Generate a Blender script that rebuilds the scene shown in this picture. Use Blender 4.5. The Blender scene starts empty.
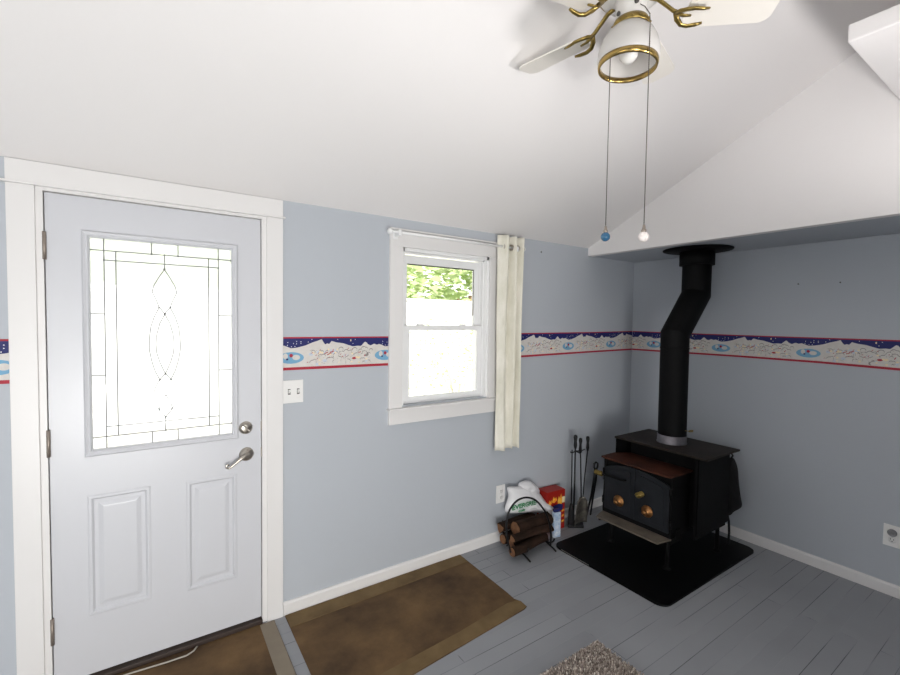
import bpy, bmesh, math, random
from mathutils import Vector, Matrix, noise

C = bpy.context.scene.collection
PI = math.pi
# ------------------------------------------------------------------ camera
F_PX = 442.15
right = Vector((0.82896422, -0.55911781, 0.01433881))
up = Vector((0.00974839, 0.04007684, 0.99914905))
fwd = Vector((0.55921668, 0.82811903, -0.03867276))
cam_data = bpy.data.cameras.new('camera')
cam_data.sensor_fit = 'HORIZONTAL'; cam_data.sensor_width = 36
cam_data.lens = 36 * F_PX / 900
cam_data.clip_start = 0.02; cam_data.clip_end = 200
cam = bpy.data.objects.new('camera', cam_data); C.objects.link(cam)
mw = Matrix.Identity(4)
for i, v in enumerate((right, up, -fwd)):
    mw[0][i], mw[1][i], mw[2][i] = v
mw[0][3], mw[1][3], mw[2][3] = -3.56299802, -2.3657499, 1.56427872
cam.matrix_world = mw
bpy.context.scene.camera = cam

# ------------------------------------------------------------------ world, sun, window light, exposure
world = bpy.data.worlds.new('sky'); bpy.context.scene.world = world
world.use_nodes = True
bg = world.node_tree.nodes['Background']
bg.inputs['Color'].default_value = (1.0, 0.985, 0.98, 1)
bg.inputs['Strength'].default_value = 2.0
sun_d = bpy.data.lights.new('sun', 'SUN'); sun_d.energy = 6.0; sun_d.angle = 0.02
sun_d.color = (1, 0.97, 0.9)
sun = bpy.data.objects.new('sun', sun_d); C.objects.link(sun)
sun.rotation_euler = Vector((0.25, 0.75, -1.0)).to_track_quat('-Z', 'Y').to_euler()
def area(name, loc, direction, sx, sy, power, col=(1, 1, 1)):
    d = bpy.data.lights.new(name, 'AREA'); d.shape = 'RECTANGLE'; d.size = sx; d.size_y = sy
    d.energy = power; d.color = col
    o = bpy.data.objects.new(name, d); C.objects.link(o)
    o.location = loc; o.rotation_euler = Vector(direction).to_track_quat('-Z', 'Y').to_euler()
    return o
# daylight coming through the room's openings (each lamp sits just outside its window)
area('daylight_patio_low', (-3.9, -4.16, .46), (0.08, 1, 0.32), 1.4, .6, 98, (1.0, 0.972, 0.962))
area('daylight_patio_high', (-3.9, -4.20, 1.35), (0.05, 1, 0.30), 1.6, 1.1, 24, (1.0, 0.972, 0.962))
area('daylight_side_window', (-5.32, -2.4, 1.4), (1, 0, 0.45), 1.3, 1.1, 12, (1.0, 0.972, 0.962))
vs = bpy.context.scene.view_settings
vs.view_transform = 'Standard'; vs.look = 'None'; vs.gamma = 1.0; vs.use_curve_mapping = False
vs.exposure = 0.0

# ------------------------------------------------------------------ helpers
def hexc(h):
    h = h.lstrip('#'); out = []
    for i in (0, 2, 4):
        c = int(h[i:i+2], 16) / 255
        out.append(c / 12.92 if c <= 0.04045 else ((c + 0.055) / 1.055) ** 2.4)
    return (out[0], out[1], out[2], 1)
def mat(name, col, rough=0.5, metal=0.0, spec=0.5, noise_amt=0.0, noise_scale=8, col2=None, bump=0.0, bump_scale=60, coat=0.0, stretch=(1, 1, 1)):
    m = bpy.data.materials.new(name); m.use_nodes = True
    nt = m.node_tree; b = nt.nodes['Principled BSDF']
    b.inputs['Base Color'].default_value = hexc(col)
    b.inputs['Roughness'].default_value = rough; b.inputs['Metallic'].default_value = metal
    b.inputs['Specular IOR Level'].default_value = spec
    b.inputs['Coat Weight'].default_value = coat
    tc = nt.nodes.new('ShaderNodeTexCoord'); mp = nt.nodes.new('ShaderNodeMapping')
    mp.inputs['Scale'].default_value = stretch
    nt.links.new(tc.outputs['Object'], mp.inputs['Vector'])
    if col2:
        n = nt.nodes.new('ShaderNodeTexNoise'); n.inputs['Scale'].default_value = noise_scale
        n.inputs['Detail'].default_value = 6; n.inputs['Roughness'].default_value = 0.6
        r = nt.nodes.new('ShaderNodeValToRGB')
        r.color_ramp.elements[0].position = 0.5 - 0.25 * (1 - noise_amt); r.color_ramp.elements[1].position = 0.5 + 0.25 * (1 - noise_amt)
        r.color_ramp.elements[0].color = hexc(col); r.color_ramp.elements[1].color = hexc(col2)
        nt.links.new(mp.outputs[0], n.inputs['Vector']); nt.links.new(n.outputs['Fac'], r.inputs['Fac'])
        nt.links.new(r.outputs['Color'], b.inputs['Base Color'])
    if bump:
        n2 = nt.nodes.new('ShaderNodeTexNoise'); n2.inputs['Scale'].default_value = bump_scale
        n2.inputs['Detail'].default_value = 4
        bp = nt.nodes.new('ShaderNodeBump'); bp.inputs['Strength'].default_value = bump; bp.inputs['Distance'].default_value = 0.01
        nt.links.new(mp.outputs[0], n2.inputs['Vector']); nt.links.new(n2.outputs['Fac'], bp.inputs['Height'])
        nt.links.new(bp.outputs['Normal'], b.inputs['Normal'])
    return m

def box(bm, x0, x1, y0, y1, z0, z1, bev=0.0, mi=0):
    v = [bm.verts.new((x, y, z)) for x in (x0, x1) for y in (y0, y1) for z in (z0, z1)]
    fs = []
    for q in ((0, 1, 3, 2), (4, 6, 7, 5), (0, 4, 5, 1), (2, 3, 7, 6), (0, 2, 6, 4), (1, 5, 7, 3)):
        f = bm.faces.new([v[i] for i in q]); f.material_index = mi; fs.append(f)
    if bev:
        es = list({e for f in fs for e in f.edges})
        bmesh.ops.bevel(bm, geom=es, offset=bev, segments=2, affect='EDGES', profile=0.5)
def frame_of(d):
    d = d.normalized(); a = Vector((0, 0, 1)) if abs(d.z) < 0.95 else Vector((1, 0, 0))
    u = d.cross(a).normalized(); return u, d.cross(u).normalized()
def tube(bm, pts, r, n=10, caps=True, mi=0, flat=1.0):
    pts = [Vector(p) for p in pts]; N = len(pts)
    rr = r if isinstance(r, (list, tuple)) else [r] * N
    rings = []; u = None
    for i, p in enumerate(pts):
        d = (pts[min(i+1, N-1)] - pts[max(i-1, 0)])
        if u is None: u, w = frame_of(d)
        else:
            d.normalize(); u = (u - d * u.dot(d)).normalized(); w = d.cross(u)
        rings.append([bm.verts.new(p + (u * math.cos(2*PI*k/n) + w * math.sin(2*PI*k/n) * flat) * rr[i]) for k in range(n)])
    for a, b in zip(rings, rings[1:]):
        for k in range(n):
            f = bm.faces.new((a[k], a[(k+1) % n], b[(k+1) % n], b[k])); f.smooth = True; f.material_index = mi
    if caps:
        bm.faces.new(rings[0][::-1]).material_index = mi; bm.faces.new(rings[-1]).material_index = mi
def lathe(bm, prof, loc=(0, 0, 0), n=32, axis=None, mi=0, close=False):
    loc = Vector(loc); ax = Vector(axis or (0, 0, 1)).normalized(); u, w = frame_of(ax)
    rings = []
    for (r, h) in prof:
        if r < 1e-5: rings.append([bm.verts.new(loc + ax * h)])
        else: rings.append([bm.verts.new(loc + ax * h + (u * math.cos(2*PI*k/n) + w * math.sin(2*PI*k/n)) * r) for k in range(n)])
    pairs = list(zip(rings, rings[1:]))
    if close: pairs.append((rings[-1], rings[0]))
    for a, b in pairs:
        for k in range(n):
            k2 = (k+1) % n
            if len(a) == 1 and len(b) == 1: continue
            if len(a) == 1: f = bm.faces.new((a[0], b[k2], b[k]))
            elif len(b) == 1: f = bm.faces.new((a[k], a[k2], b[0]))
            else: f = bm.faces.new((a[k], a[k2], b[k2], b[k]))
            f.smooth = True; f.material_index = mi
def prism(bm, poly, lo, hi, plane='xy', mi=0, bev=0):
    def P(a, b, c): return {'xy': (a, b, c), 'xz': (a, c, b), 'yz': (c, a, b)}[plane]
    A = [bm.verts.new(P(a, b, lo)) for a, b in poly]; B = [bm.verts.new(P(a, b, hi)) for a, b in poly]
    fs = [bm.faces.new(A[::-1]), bm.faces.new(B)]
    n = len(poly)
    for i in range(n): fs.append(bm.faces.new((A[i], A[(i+1) % n], B[(i+1) % n], B[i])))
    for f in fs: f.material_index = mi
    if bev:
        bmesh.ops.bevel(bm, geom=list({e for f in fs for e in f.edges}), offset=bev, segments=2, affect='EDGES', profile=0.5)
def rect_rings(bm, rects, plane_sign=1):
    """nested rectangles (x0,x1,z0,z1,y) lofted into a moulded panel"""
    rings = []
    for (x0, x1, z0, z1, y) in rects:
        rings.append([bm.verts.new(p) for p in ((x0, y, z0), (x1, y, z0), (x1, y, z1), (x0, y, z1))])
    for a, b in zip(rings, rings[1:]):
        for k in range(4): bm.faces.new((a[k], a[(k+1) % 4], b[(k+1) % 4], b[k]))
    return rings
def obj(name, bm, m, parent=None, loc=None, recalc=True):
    if recalc: bmesh.ops.recalc_face_normals(bm, faces=bm.faces)
    me = bpy.data.meshes.new(name); bm.to_mesh(me); bm.free()
    for x in (m if isinstance(m, (list, tuple)) else [m]): me.materials.append(x)
    o = bpy.data.objects.new(name, me); C.objects.link(o)
    if parent: o.parent = parent
    if loc: o.location = loc
    return o
def part(name, m, parent, build, **k):
    bm = bmesh.new(); build(bm); return obj(name, bm, m, parent, **k)
def empty(name, loc=(0, 0, 0), rz=0):
    o = bpy.data.objects.new(name, None); C.objects.link(o); o.location = loc; o.rotation_euler = (0, 0, rz)
    o.empty_display_size = 0.1; return o
def tag(o, label, cat, group=None, kind=None):
    o['label'] = label; o['category'] = cat
    if group: o['group'] = group
    if kind: o['kind'] = kind
    return o
def struct(name, m, build, parent=None):
    bm = bmesh.new(); build(bm); o = obj(name, bm, m, parent)
    if not parent: o['kind'] = 'structure'
    return o
def sstruct(name, loc=(0, 0, 0)):
    o = empty(name, loc); o['kind'] = 'structure'; return o
def arc(c, r, a0, a1, n, f):
    return [f(c, r, math.radians(a0 + (a1 - a0) * i / n)) for i in range(n + 1)]

# ------------------------------------------------------------------ materials
M = {}
M['wall'] = mat('blue_grey_wall_paint', '#b9bec5', 0.55, spec=0.3, bump=0.05, bump_scale=40)
M['ceiling'] = mat('white_ceiling_paint', '#f2efee', 0.75, spec=0.15, bump=0.04, bump_scale=50)
M['trim'] = mat('white_gloss_trim_paint', '#e6e4e3', 0.35, bump=0.05, bump_scale=25)
M['vinyl'] = mat('white_vinyl', '#f1f1f1', 0.3)
M['door'] = mat('pale_blue_white_door_paint', '#cfd0d5', 0.32, bump=0.03, bump_scale=30)
M['nickel'] = mat('brushed_nickel', '#b9b2a8', 0.28, 1.0)
M['hinge'] = mat('aged_bronze_hinge', '#a0958b', 0.45, 0.7)
M['lead'] = mat('dark_leading', '#8c8c90', 0.5, 0.2)
M['plate'] = mat('white_plastic_plate', '#efeeec', 0.3)
M['slot'] = mat('dark_slot', '#55534f', 0.6)
M['greyring'] = mat('grey_plastic', '#8a8a8c', 0.5)
M['rubber'] = mat('dark_brown_threshold', '#3a2a22', 0.6, col2='#2a1f1b', noise_scale=10)
M['iron'] = mat('black_stove_iron', '#060607', 0.75, 0.0, spec=.18, col2='#0b0b0c', noise_scale=9, bump=0.15, bump_scale=120)
M['ironface'] = mat('grey_black_stove_doors', '#191b1f', 0.55, 0.1, spec=.3, col2='#23262b', noise_scale=7, bump=0.15, bump_scale=100)
M['topplate'] = mat('brown_black_stove_top', '#15110f', 0.6, 0.0, spec=.25, col2='#2f2721', noise_scale=9, bump=0.1)
M['rust'] = mat('rusty_step_top', '#17110f', 0.65, 0.0, spec=.2, noise_amt=0.0, col2='#583022', noise_scale=5, bump=0.1)
M['shelf'] = mat('worn_grey_ash_shelf', '#5c544b', 0.6, 0.1, col2='#746a5e', noise_scale=14)
M['pipe'] = mat('matt_black_stovepipe', '#050506', 0.65, 0.0, spec=.16, bump=0.03, bump_scale=30)
M['galv'] = mat('galvanised_collar', '#8f8b92', 0.4, 0.6, noise_amt=0.1, col2='#353437', noise_scale=7)
M['brass'] = mat('polished_brass', '#b5995c', 0.25, 1.0)
M['agedbrass'] = mat('antique_brass', '#ab9455', 0.32, 0.9, col2='#7d6a3c', noise_scale=30)
M['copper'] = mat('coppery_brass', '#6d4229', 0.4, 0.9, col2='#b08250', noise_scale=60)
M['pad'] = mat('black_hearth_board', '#030304', 0.5, 0.0, spec=.15, bump=0.05, bump_scale=30)
M['padglint'] = mat('pad_edge_glint', '#b9b4ad', 0.3, 0.9)  # pale tone for the glint painted on the hearth board edge
M['black'] = mat('black_iron', '#121214', 0.4, 0.3)
M['blackcloth'] = mat('black_cloth', '#0e0e11', 0.85, bump=0.3, bump_scale=80)
M['shovel'] = mat('worn_steel_shovel', '#3b3a39', 0.45, 0.6, noise_amt=0.2, col2='#8b857b', noise_scale=16)
M['curtain'] = mat('ivory_curtain', '#f3efe4', 0.85, noise_amt=0.3, col2='#dad7c6', noise_scale=6, stretch=(1.6, 1.6, 0.7), bump=0.05)
M['fanwhite'] = mat('white_fan_enamel', '#efece8', 0.3)
M['blade'] = mat('cream_white_fan_blade', '#f3eee6', 0.45)
M['chain'] = mat('dull_steel_chain', '#5a524b', 0.5, 0.6)
M['blueball'] = mat('blue_glazed_ball', '#41718f', 0.15, noise_amt=0.2, col2='#2a5c85', noise_scale=60, coat=0.2)
M['whiteball'] = mat('white_ceramic_ball', '#f5ece8', 0.3)
M['bark'] = mat('dark_brown_bark', '#17110d', 0.95, spec=.15, col2='#3b2a21', noise_scale=22, bump=0.8, bump_scale=40, stretch=(0.35, 1, 1))
M['endgrain'] = mat('orange_brown_split_wood', '#3d281c', 0.85, col2='#8a5f3e', noise_scale=14, bump=0.3, bump_scale=60)
M['bagwhite'] = mat('white_plastic_bag', '#e9e8ea', 0.35, bump=0.35, bump_scale=14)
M['green'] = mat('green_print', '#2e8c55', 0.5)
M['redbox'] = mat('red_carton', '#b32318', 0.5, col2='#8e170f', noise_scale=8)
M['flame'] = mat('orange_flame_print', '#f08a24', 0.5, noise_amt=0.5, col2='#f6c24a', noise_scale=30)
M['navyprint'] = mat('navy_print', '#1c2460', 0.5)
M['yellowprint'] = mat('pale_yellow_print', '#f1e4b6', 0.5)
M['packet'] = mat('pale_blue_white_packet', '#dfe6f0', 0.4, noise_amt=0.5, col2='#9fb7d6', noise_scale=35)
M['mat_brown'] = mat('stained_brown_matting', '#3a2714', 0.85, noise_amt=0.15, col2='#765b39', noise_scale=3.6, bump=0.12, bump_scale=90)
M['mat_edge'] = mat('lighter_tan_mat_border', '#5f4b2d', 0.85, col2='#7f6844', noise_scale=7)
M['mat_gray'] = mat('grey_tan_mat_border', '#84796a', 0.8, col2='#8f8473', noise_scale=12)
M['strip'] = mat('off_white_rubber_strip', '#b9b2a8', 0.6)
M['fence'] = mat('white_vinyl_fence_outside', '#f4f4f2', 0.5)
M['leaf'] = mat('pale_green_leaves', '#aac47c', 0.8, noise_amt=0.2, spec=.1, col2='#d3deb0', noise_scale=1.5)
M['trunk'] = mat('brown_trunk', '#8a6a50', 0.9, col2='#a58567', noise_scale=10)
M['ground'] = mat('pale_gravel_ground', '#cfcabd', 0.9, col2='#bdbba8', noise_scale=20)
M['lamp_bulb'] = mat('frosted_bulb_glass', '#f4f2ee', 0.2)

# frosted lamp shade: translucent milk glass
def shade_mat():
    m = bpy.data.materials.new('milky_lamp_glass'); m.use_nodes = True; nt = m.node_tree
    b = nt.nodes['Principled BSDF']; b.inputs['Base Color'].default_value = hexc('#f2f0ee')
    b.inputs['Roughness'].default_value = 0.15; b.inputs['Specular IOR Level'].default_value = 0.6
    t = nt.nodes.new('ShaderNodeBsdfTranslucent'); t.inputs['Color'].default_value = hexc('#f6f4f2')
    mx = nt.nodes.new('ShaderNodeMixShader'); mx.inputs[0].default_value = 0.4
    nt.links.new(b.outputs[0], mx.inputs[1]); nt.links.new(t.outputs[0], mx.inputs[2])
    nt.links.new(mx.outputs[0], nt.nodes['Material Output'].inputs['Surface'])
    return m
M['milk'] = shade_mat()
def glass_mat(name, tint, milk=0.0):
    m = bpy.data.materials.new(name); m.use_nodes = True; nt = m.node_tree
    nt.nodes.remove(nt.nodes['Principled BSDF'])
    t = nt.nodes.new('ShaderNodeBsdfTransparent'); t.inputs['Color'].default_value = tint
    g = nt.nodes.new('ShaderNodeBsdfGlossy'); g.inputs['Roughness'].default_value = 0.02
    fr = nt.nodes.new('ShaderNodeFresnel'); fr.inputs['IOR'].default_value = 1.45
    mx = nt.nodes.new('ShaderNodeMixShader'); nt.links.new(fr.outputs[0], mx.inputs[0])
    nt.links.new(t.outputs[0], mx.inputs[1]); nt.links.new(g.outputs[0], mx.inputs[2])
    out = mx
    if milk:
        tr = nt.nodes.new('ShaderNodeBsdfTranslucent'); tr.inputs['Color'].default_value = (0.95, 0.97, 1, 1)
        m2 = nt.nodes.new('ShaderNodeMixShader'); m2.inputs[0].default_value = milk
        nt.links.new(mx.outputs[0], m2.inputs[1]); nt.links.new(tr.outputs[0], m2.inputs[2]); out = m2
    nt.links.new(out.outputs[0], nt.nodes['Material Output'].inputs['Surface'])
    return m
M['glass'] = glass_mat('window_glass', (0.97, 0.98, 0.97, 1))
M['doorglass'] = glass_mat('bevelled_door_glass', (0.96, 0.98, 0.98, 1), 0.45)

def floor_mat():
    m = bpy.data.materials.new('grey_blue_painted_planks'); m.use_nodes = True; nt = m.node_tree
    b = nt.nodes['Principled BSDF']; b.inputs['Roughness'].default_value = 0.5; b.inputs['Specular IOR Level'].default_value = .35
    tc = nt.nodes.new('ShaderNodeTexCoord'); mp = nt.nodes.new('ShaderNodeMapping')
    mp.inputs['Location'].default_value = (0.02, 0.945, 0)
    br = nt.nodes.new('ShaderNodeTexBrick'); br.offset = 0.37; br.offset_frequency = 2
    br.inputs['Scale'].default_value = 1.0; br.inputs['Brick Width'].default_value = 1.73
    br.inputs['Row Height'].default_value = 0.0795; br.inputs['Mortar Size'].default_value = 0.0016
    br.inputs['Mortar Smooth'].default_value = 0.3; br.inputs['Bias'].default_value = 0.0
    br.inputs['Color1'].default_value = hexc('#96989c'); br.inputs['Color2'].default_value = hexc('#9b9da1')
    br.inputs['Mortar'].default_value = hexc('#77787c')
    nt.links.new(tc.outputs['Object'], mp.inputs['Vector']); nt.links.new(mp.outputs[0], br.inputs['Vector'])
    n = nt.nodes.new('ShaderNodeTexNoise'); n.inputs['Scale'].default_value = 3; n.inputs['Detail'].default_value = 5
    mr = nt.nodes.new('ShaderNodeMapRange'); mr.inputs[3].default_value = 0.9; mr.inputs[4].default_value = 1.08
    nt.links.new(tc.outputs['Object'], n.inputs['Vector']); nt.links.new(n.outputs['Fac'], mr.inputs[0])
    mul = nt.nodes.new('ShaderNodeMixRGB'); mul.blend_type = 'MULTIPLY'; mul.inputs[0].default_value = 1
    nt.links.new(br.outputs['Color'], mul.inputs[1]); nt.links.new(mr.outputs[0], mul.inputs[2])
    n3 = nt.nodes.new('ShaderNodeTexNoise'); n3.inputs['Scale'].default_value = 2.2
    mp3 = nt.nodes.new('ShaderNodeMapping'); mp3.inputs['Scale'].default_value = (.6, 5.5, 1)
    nt.links.new(tc.outputs['Object'], mp3.inputs['Vector']); nt.links.new(mp3.outputs[0], n3.inputs['Vector'])
    mr3 = nt.nodes.new('ShaderNodeMapRange'); mr3.inputs[1].default_value = .42; mr3.inputs[2].default_value = .58
    nt.links.new(n3.outputs['Fac'], mr3.inputs[0])
    mx3 = nt.nodes.new('ShaderNodeMixRGB'); nt.links.new(mr3.outputs[0], mx3.inputs[0])
    mx3.inputs[1].default_value = hexc('#9c9ea2'); mx3.inputs[2].default_value = hexc('#55565a'); nt.links.new(mx3.outputs[0], br.inputs['Mortar'])
    nt.links.new(mul.outputs[0], b.inputs['Base Color'])
    bp = nt.nodes.new('ShaderNodeBump'); bp.inputs['Strength'].default_value = 0.35; bp.inputs['Distance'].default_value = 0.002; bp.invert = True
    nt.links.new(br.outputs['Fac'], bp.inputs['Height']); nt.links.new(bp.outputs['Normal'], b.inputs['Normal'])
    return m
M['floor'] = floor_mat()

# ------------------------------------------------------------------ room shell
XL, XS, YB = -5.2, -0.629, -4.0          # left wall, upper face above the alcove, rear wall
ZA, ZS, SL = 2.162, 2.10, 0.48           # front wall height, alcove soffit height, ceiling slope
RY = -3.0; RZ = ZA - SL * RY             # ridge
def wall_grid(bm, a_edges, z_edges, holes, lo, hi, plane):
    """wall split into boxes around rectangular openings"""
    for i in range(len(a_edges) - 1):
        for j in range(len(z_edges) - 1):
            if (i, j) in holes: continue
            if plane == 'y': box(bm, a_edges[i], a_edges[i+1], lo, hi, z_edges[j], z_edges[j+1])
            else: box(bm, lo, hi, a_edges[i], a_edges[i+1], z_edges[j], z_edges[j+1])
DX0, DX1, DZ = -3.932, -3.088, 2.063
WX0, WX1, WZ0, WZ1 = -2.325, -1.652, 1.045, 2.01
struct('floor', M['floor'], lambda bm: box(bm, XL - .1, 0.1, YB - .1, 0.1, -0.1, 0.0))
def wf(bm):
    box(bm, XL, DX0, 0, .14, 0, 2.3); box(bm, DX1, WX0, 0, .14, 0, 2.3); box(bm, WX1, 0.1, 0, .14, 0, 2.3)
    box(bm, DX0, DX1, 0, .14, DZ, 2.3); box(bm, WX0, WX1, 0, .14, 0, WZ0); box(bm, WX0, WX1, 0, .14, WZ1, 2.3)
struct('wall_front', M['wall'], wf)
struct('wall_right', M['wall'], lambda bm: box(bm, 0, 0.1, YB, 0, 0, ZS))
struct('wall_left', M['wall'], lambda bm: wall_grid(bm, [YB, -3.1, -1.7, 0.14], [0, 0.85, 2.05, 3.7], {(1, 1)}, XL - .1, XL, 'x'))
struct('wall_back', M['wall'], lambda bm: wall_grid(bm, [XL, -4.8, -3.0, 0.1], [0, 0.08, 2.1, 3.7], {(1, 1)}, YB - .1, YB, 'y'))
# vertical white face above the alcove (a gable-shaped slab)
struct('wall_upper', M['ceiling'], lambda bm: prism(bm, [(0.0, ZS), (YB, ZS), (YB, RZ - .48), (RY, RZ), (0.0, ZA)], XS, XS + 0.06, 'yz'))
# grey-blue underside of the alcove
struct('ceiling_alcove', M['wall'], lambda bm: box(bm, XS + .004, 0.1, YB, 0.0, ZS + .001, ZS + 0.06))
def ceil(bm):
    prism(bm, [(0.14, ZA - .0672), (0.14, ZA + .1), (RY, RZ + .12), (YB - .1, RZ - .41), (YB - .1, RZ - .528), (RY, RZ)], XL - .1, 0.1, 'yz')
struct('ceiling', M['ceiling'], ceil)
# loft edge that juts into the room on the right
struct('ceiling_loft', M['ceiling'], lambda bm: box(bm, -1.442, XS - .002, -3.99, -1.795, 2.6, 2.665, bev=0.006))
def bb(poly_fn):
    return poly_fn
def base_front(bm):
    prism(bm, [(-0.014, 0), (-0.014, .058), (-0.008, .068), (0, .069), (0, 0)], -3.0035, -0.014, 'yz')
struct('baseboard_front', M['trim'], base_front)
struct('baseboard_right', M['trim'], lambda bm: prism(bm, [(-0.014, 0), (-0.014, .058), (-0.008, .068), (0, .069), (0, 0)], -3.5, 0.0, 'xz') or None)
struct('baseboard_left', M['trim'], lambda bm: box(bm, XL, -4.025, -.014, 0, 0, .069))

# ------------------------------------------------------------------ door
# jamb and casing
def casing(bm):
    box(bm, -4.018, -3.936, -.018, 0, 0, 2.066, bev=.002)
    box(bm, -3.084, -3.006, -.018, 0, 0, 2.066, bev=.002)
    box(bm, -4.018, -3.006, -.020, 0, 2.075, 2.157, bev=.002)
    box(bm, -4.05, -2.996, -.027, 0, 2.066, 2.075, bev=.002)
struct('trim_1', M['trim'], casing)
def jamb(bm):
    box(bm, -3.936, -3.914, -.006, .13, 0, 2.066); box(bm, -3.106, -3.084, -.006, .13, 0, 2.066)
    box(bm, -3.914, -3.106, -.006, .13, 2.053, 2.066)
    box(bm, -3.914, -3.904, .055, .075, 0.03, 2.053); box(bm, -3.116, -3.106, .055, .075, 0.03, 2.053)
struct('trim_2', M['trim'], jamb)
struct('trim_3', M['rubber'], lambda bm: box(bm, -3.914, -3.106, -.018, .13, 0, .022, bev=.004))
door = sstruct('door_1', (-3.51, 0.026, 0.03))
tag(door, 'pale white front door with oval-patterned leaded glass and two lower panels', 'door')
def inv(x, z): return x + 3.51, z - 0.03
SX0, SX1, SZ0, SZ1 = -3.9105 + 3.51, -3.1095 + 3.51, 0.0, 2.019
GX0, GX1, GZ0, GZ1 = -3.800 + 3.51, -3.214 + 3.51, .970 - .03, 1.914 - .03
P1 = (-3.795 + 3.51, -3.573 + 3.51, .283 - .03, .803 - .03); P2 = (-3.437 + 3.51, -3.220 + 3.51, .270 - .03, .795 - .03)
def slab(bm):
    yf, yb = -.022, .022
    box(bm, SX0, GX0, yf, yb, SZ0, SZ1); box(bm, GX1, SX1, yf, yb, SZ0, SZ1)
    box(bm, GX0, GX1, yf, yb, GZ1, SZ1)
    z1 = max(P1[3], P2[3]); z0 = min(P1[2], P2[2])
    box(bm, GX0, GX1, yf, yb, z1, GZ0); box(bm, GX0, GX1, yf, yb, SZ0, z0)
    box(bm, GX0, P1[0], yf, yb, z0, z1); box(bm, P1[1], P2[0], yf, yb, z0, z1); box(bm, P2[1], GX1, yf, yb, z0, z1)
    for (a, b, c, d) in (P1, P2):
        if c > z0: box(bm, a, b, yf, yb, z0, c)
        if d < z1: box(bm, a, b, yf, yb, d, z1)
part('slab', M['door'], door, slab)
def panel(P):
    def f(bm):
        a, b, c, d = P; prof = [(0, -.022), (.006, -.0245), (.014, -.0245), (.022, -.016), (.036, -.016), (.052, -.0215), (.058, -.022)]
        rings = rect_rings(bm, [(a + o, b - o, c + o, d - o, y) for o, y in prof])
        bm.faces.new(rings[-1])
    return f
part('panel', M['door'], door, panel(P1)); part('panel', M['door'], door, panel(P2))
def gframe(bm):
    prof = [(0, -.022), (0, -.030), (.006, -.036), (.014, -.033), (.020, -.034), (.026, -.026), (.028, -.014)]
    rect_rings(bm, [(GX0 + o, GX1 - o, GZ0 + o, GZ1 - o, y) for o, y in prof])
part('glass_frame', M['door'], door, gframe)
pane = part('glass_pane', M['doorglass'], door, lambda bm: box(bm, GX0 + .02, GX1 - .02, -.014, -.010, GZ0 + .02, GZ1 - .02))
L = {'ov1': [(-3.727, 1.892), (-3.727, .991)], 'iv1': [(-3.687, 1.836), (-3.687, 1.046)], 'iv2': [(-3.338, 1.836), (-3.338, 1.046)], 'ov2': [(-3.297, 1.892), (-3.297, .991)],
 'h1': [(-3.777, 1.838), (-3.243, 1.838)], 'h2': [(-3.727, 1.798), (-3.297, 1.798)], 'b1': [(-3.777, 1.046), (-3.243, 1.046)], 'b2': [(-3.727, 1.088), (-3.297, 1.088)],
 's1': [(-3.777, 1.571), (-3.727, 1.571)], 's2': [(-3.297, 1.571), (-3.243, 1.571)], 's3': [(-3.777, 1.31), (-3.727, 1.31)], 's4': [(-3.297, 1.31), (-3.243, 1.31)],
 't1': [(-3.56, 1.892), (-3.56, 1.838)], 't2': [(-3.46, 1.892), (-3.46, 1.838)], 'u1': [(-3.564, 1.046), (-3.564, .991)], 'u2': [(-3.466, 1.046), (-3.466, .991)],
 'c': [(-3.512, 1.838), (-3.512, 1.775)], 'c2': [(-3.514, 1.107), (-3.514, 1.046)],
 'o1': [(-3.512, 1.775), (-3.533, 1.74), (-3.552, 1.703), (-3.56, 1.672), (-3.546, 1.642), (-3.534, 1.604), (-3.512, 1.575)],
 'a1': [(-3.534, 1.604), (-3.554, 1.558), (-3.566, 1.516), (-3.571, 1.465), (-3.572, 1.415), (-3.563, 1.36), (-3.551, 1.316), (-3.534, 1.277)],
 'v1': [(-3.512, 1.575), (-3.532, 1.533), (-3.544, 1.483), (-3.5475, 1.44), (-3.545, 1.4), (-3.533, 1.355), (-3.513, 1.304)],
 'p1': [(-3.513, 1.304), (-3.536, 1.277), (-3.552, 1.243), (-3.56, 1.2), (-3.555, 1.178), (-3.537, 1.139), (-3.513, 1.107)],
 'p3': [(-3.513, 1.207), (-3.533, 1.176), (-3.537, 1.143)]}
def leading(bm):
    for k, pts in L.items():
        sets = [pts]
        if k in ('o1', 'a1', 'v1', 'p1', 'p3'): sets.append([(-7.026 - x, z) for x, z in pts])
        for q in sets:
            q = [inv(x, z) for x, z in q]
            tube(bm, [(x, -.0165, z) for x, z in q], .0023 if len(q) == 2 else .0019, 6)
            for e in ((q[0], q[-1]) if len(q) > 2 or k in ('h1', 'h2', 'b1', 't1', 't2', 'c', 'c2') else ()):
                lathe(bm, [(0, -.004), (.0045, -.0015), (.0045, .001), (0, .003)], (e[0], -.0165, e[1]), 8, (0, 1, 0))
part('leading', M['lead'], pane, leading)
for hz in (1.838, 1.044, .265):
    h = part('hinge', M['hinge'], door, lambda bm: [
        tube(bm, [(-.402, -.030, hz - .03 - .055), (-.402, -.030, hz - .03 + .055)], .0065, 10),
        box(bm, -.4005, -.3985, -.028, .0, hz - .03 - .055, hz - .03 + .055),
        [lathe(bm, [(0.0068, -.0008), (.0074, 0), (.0068, .0008)], (-.402, -.030, hz - .03 - .055 + q * .022), 10) for q in range(1, 5)]])
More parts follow.
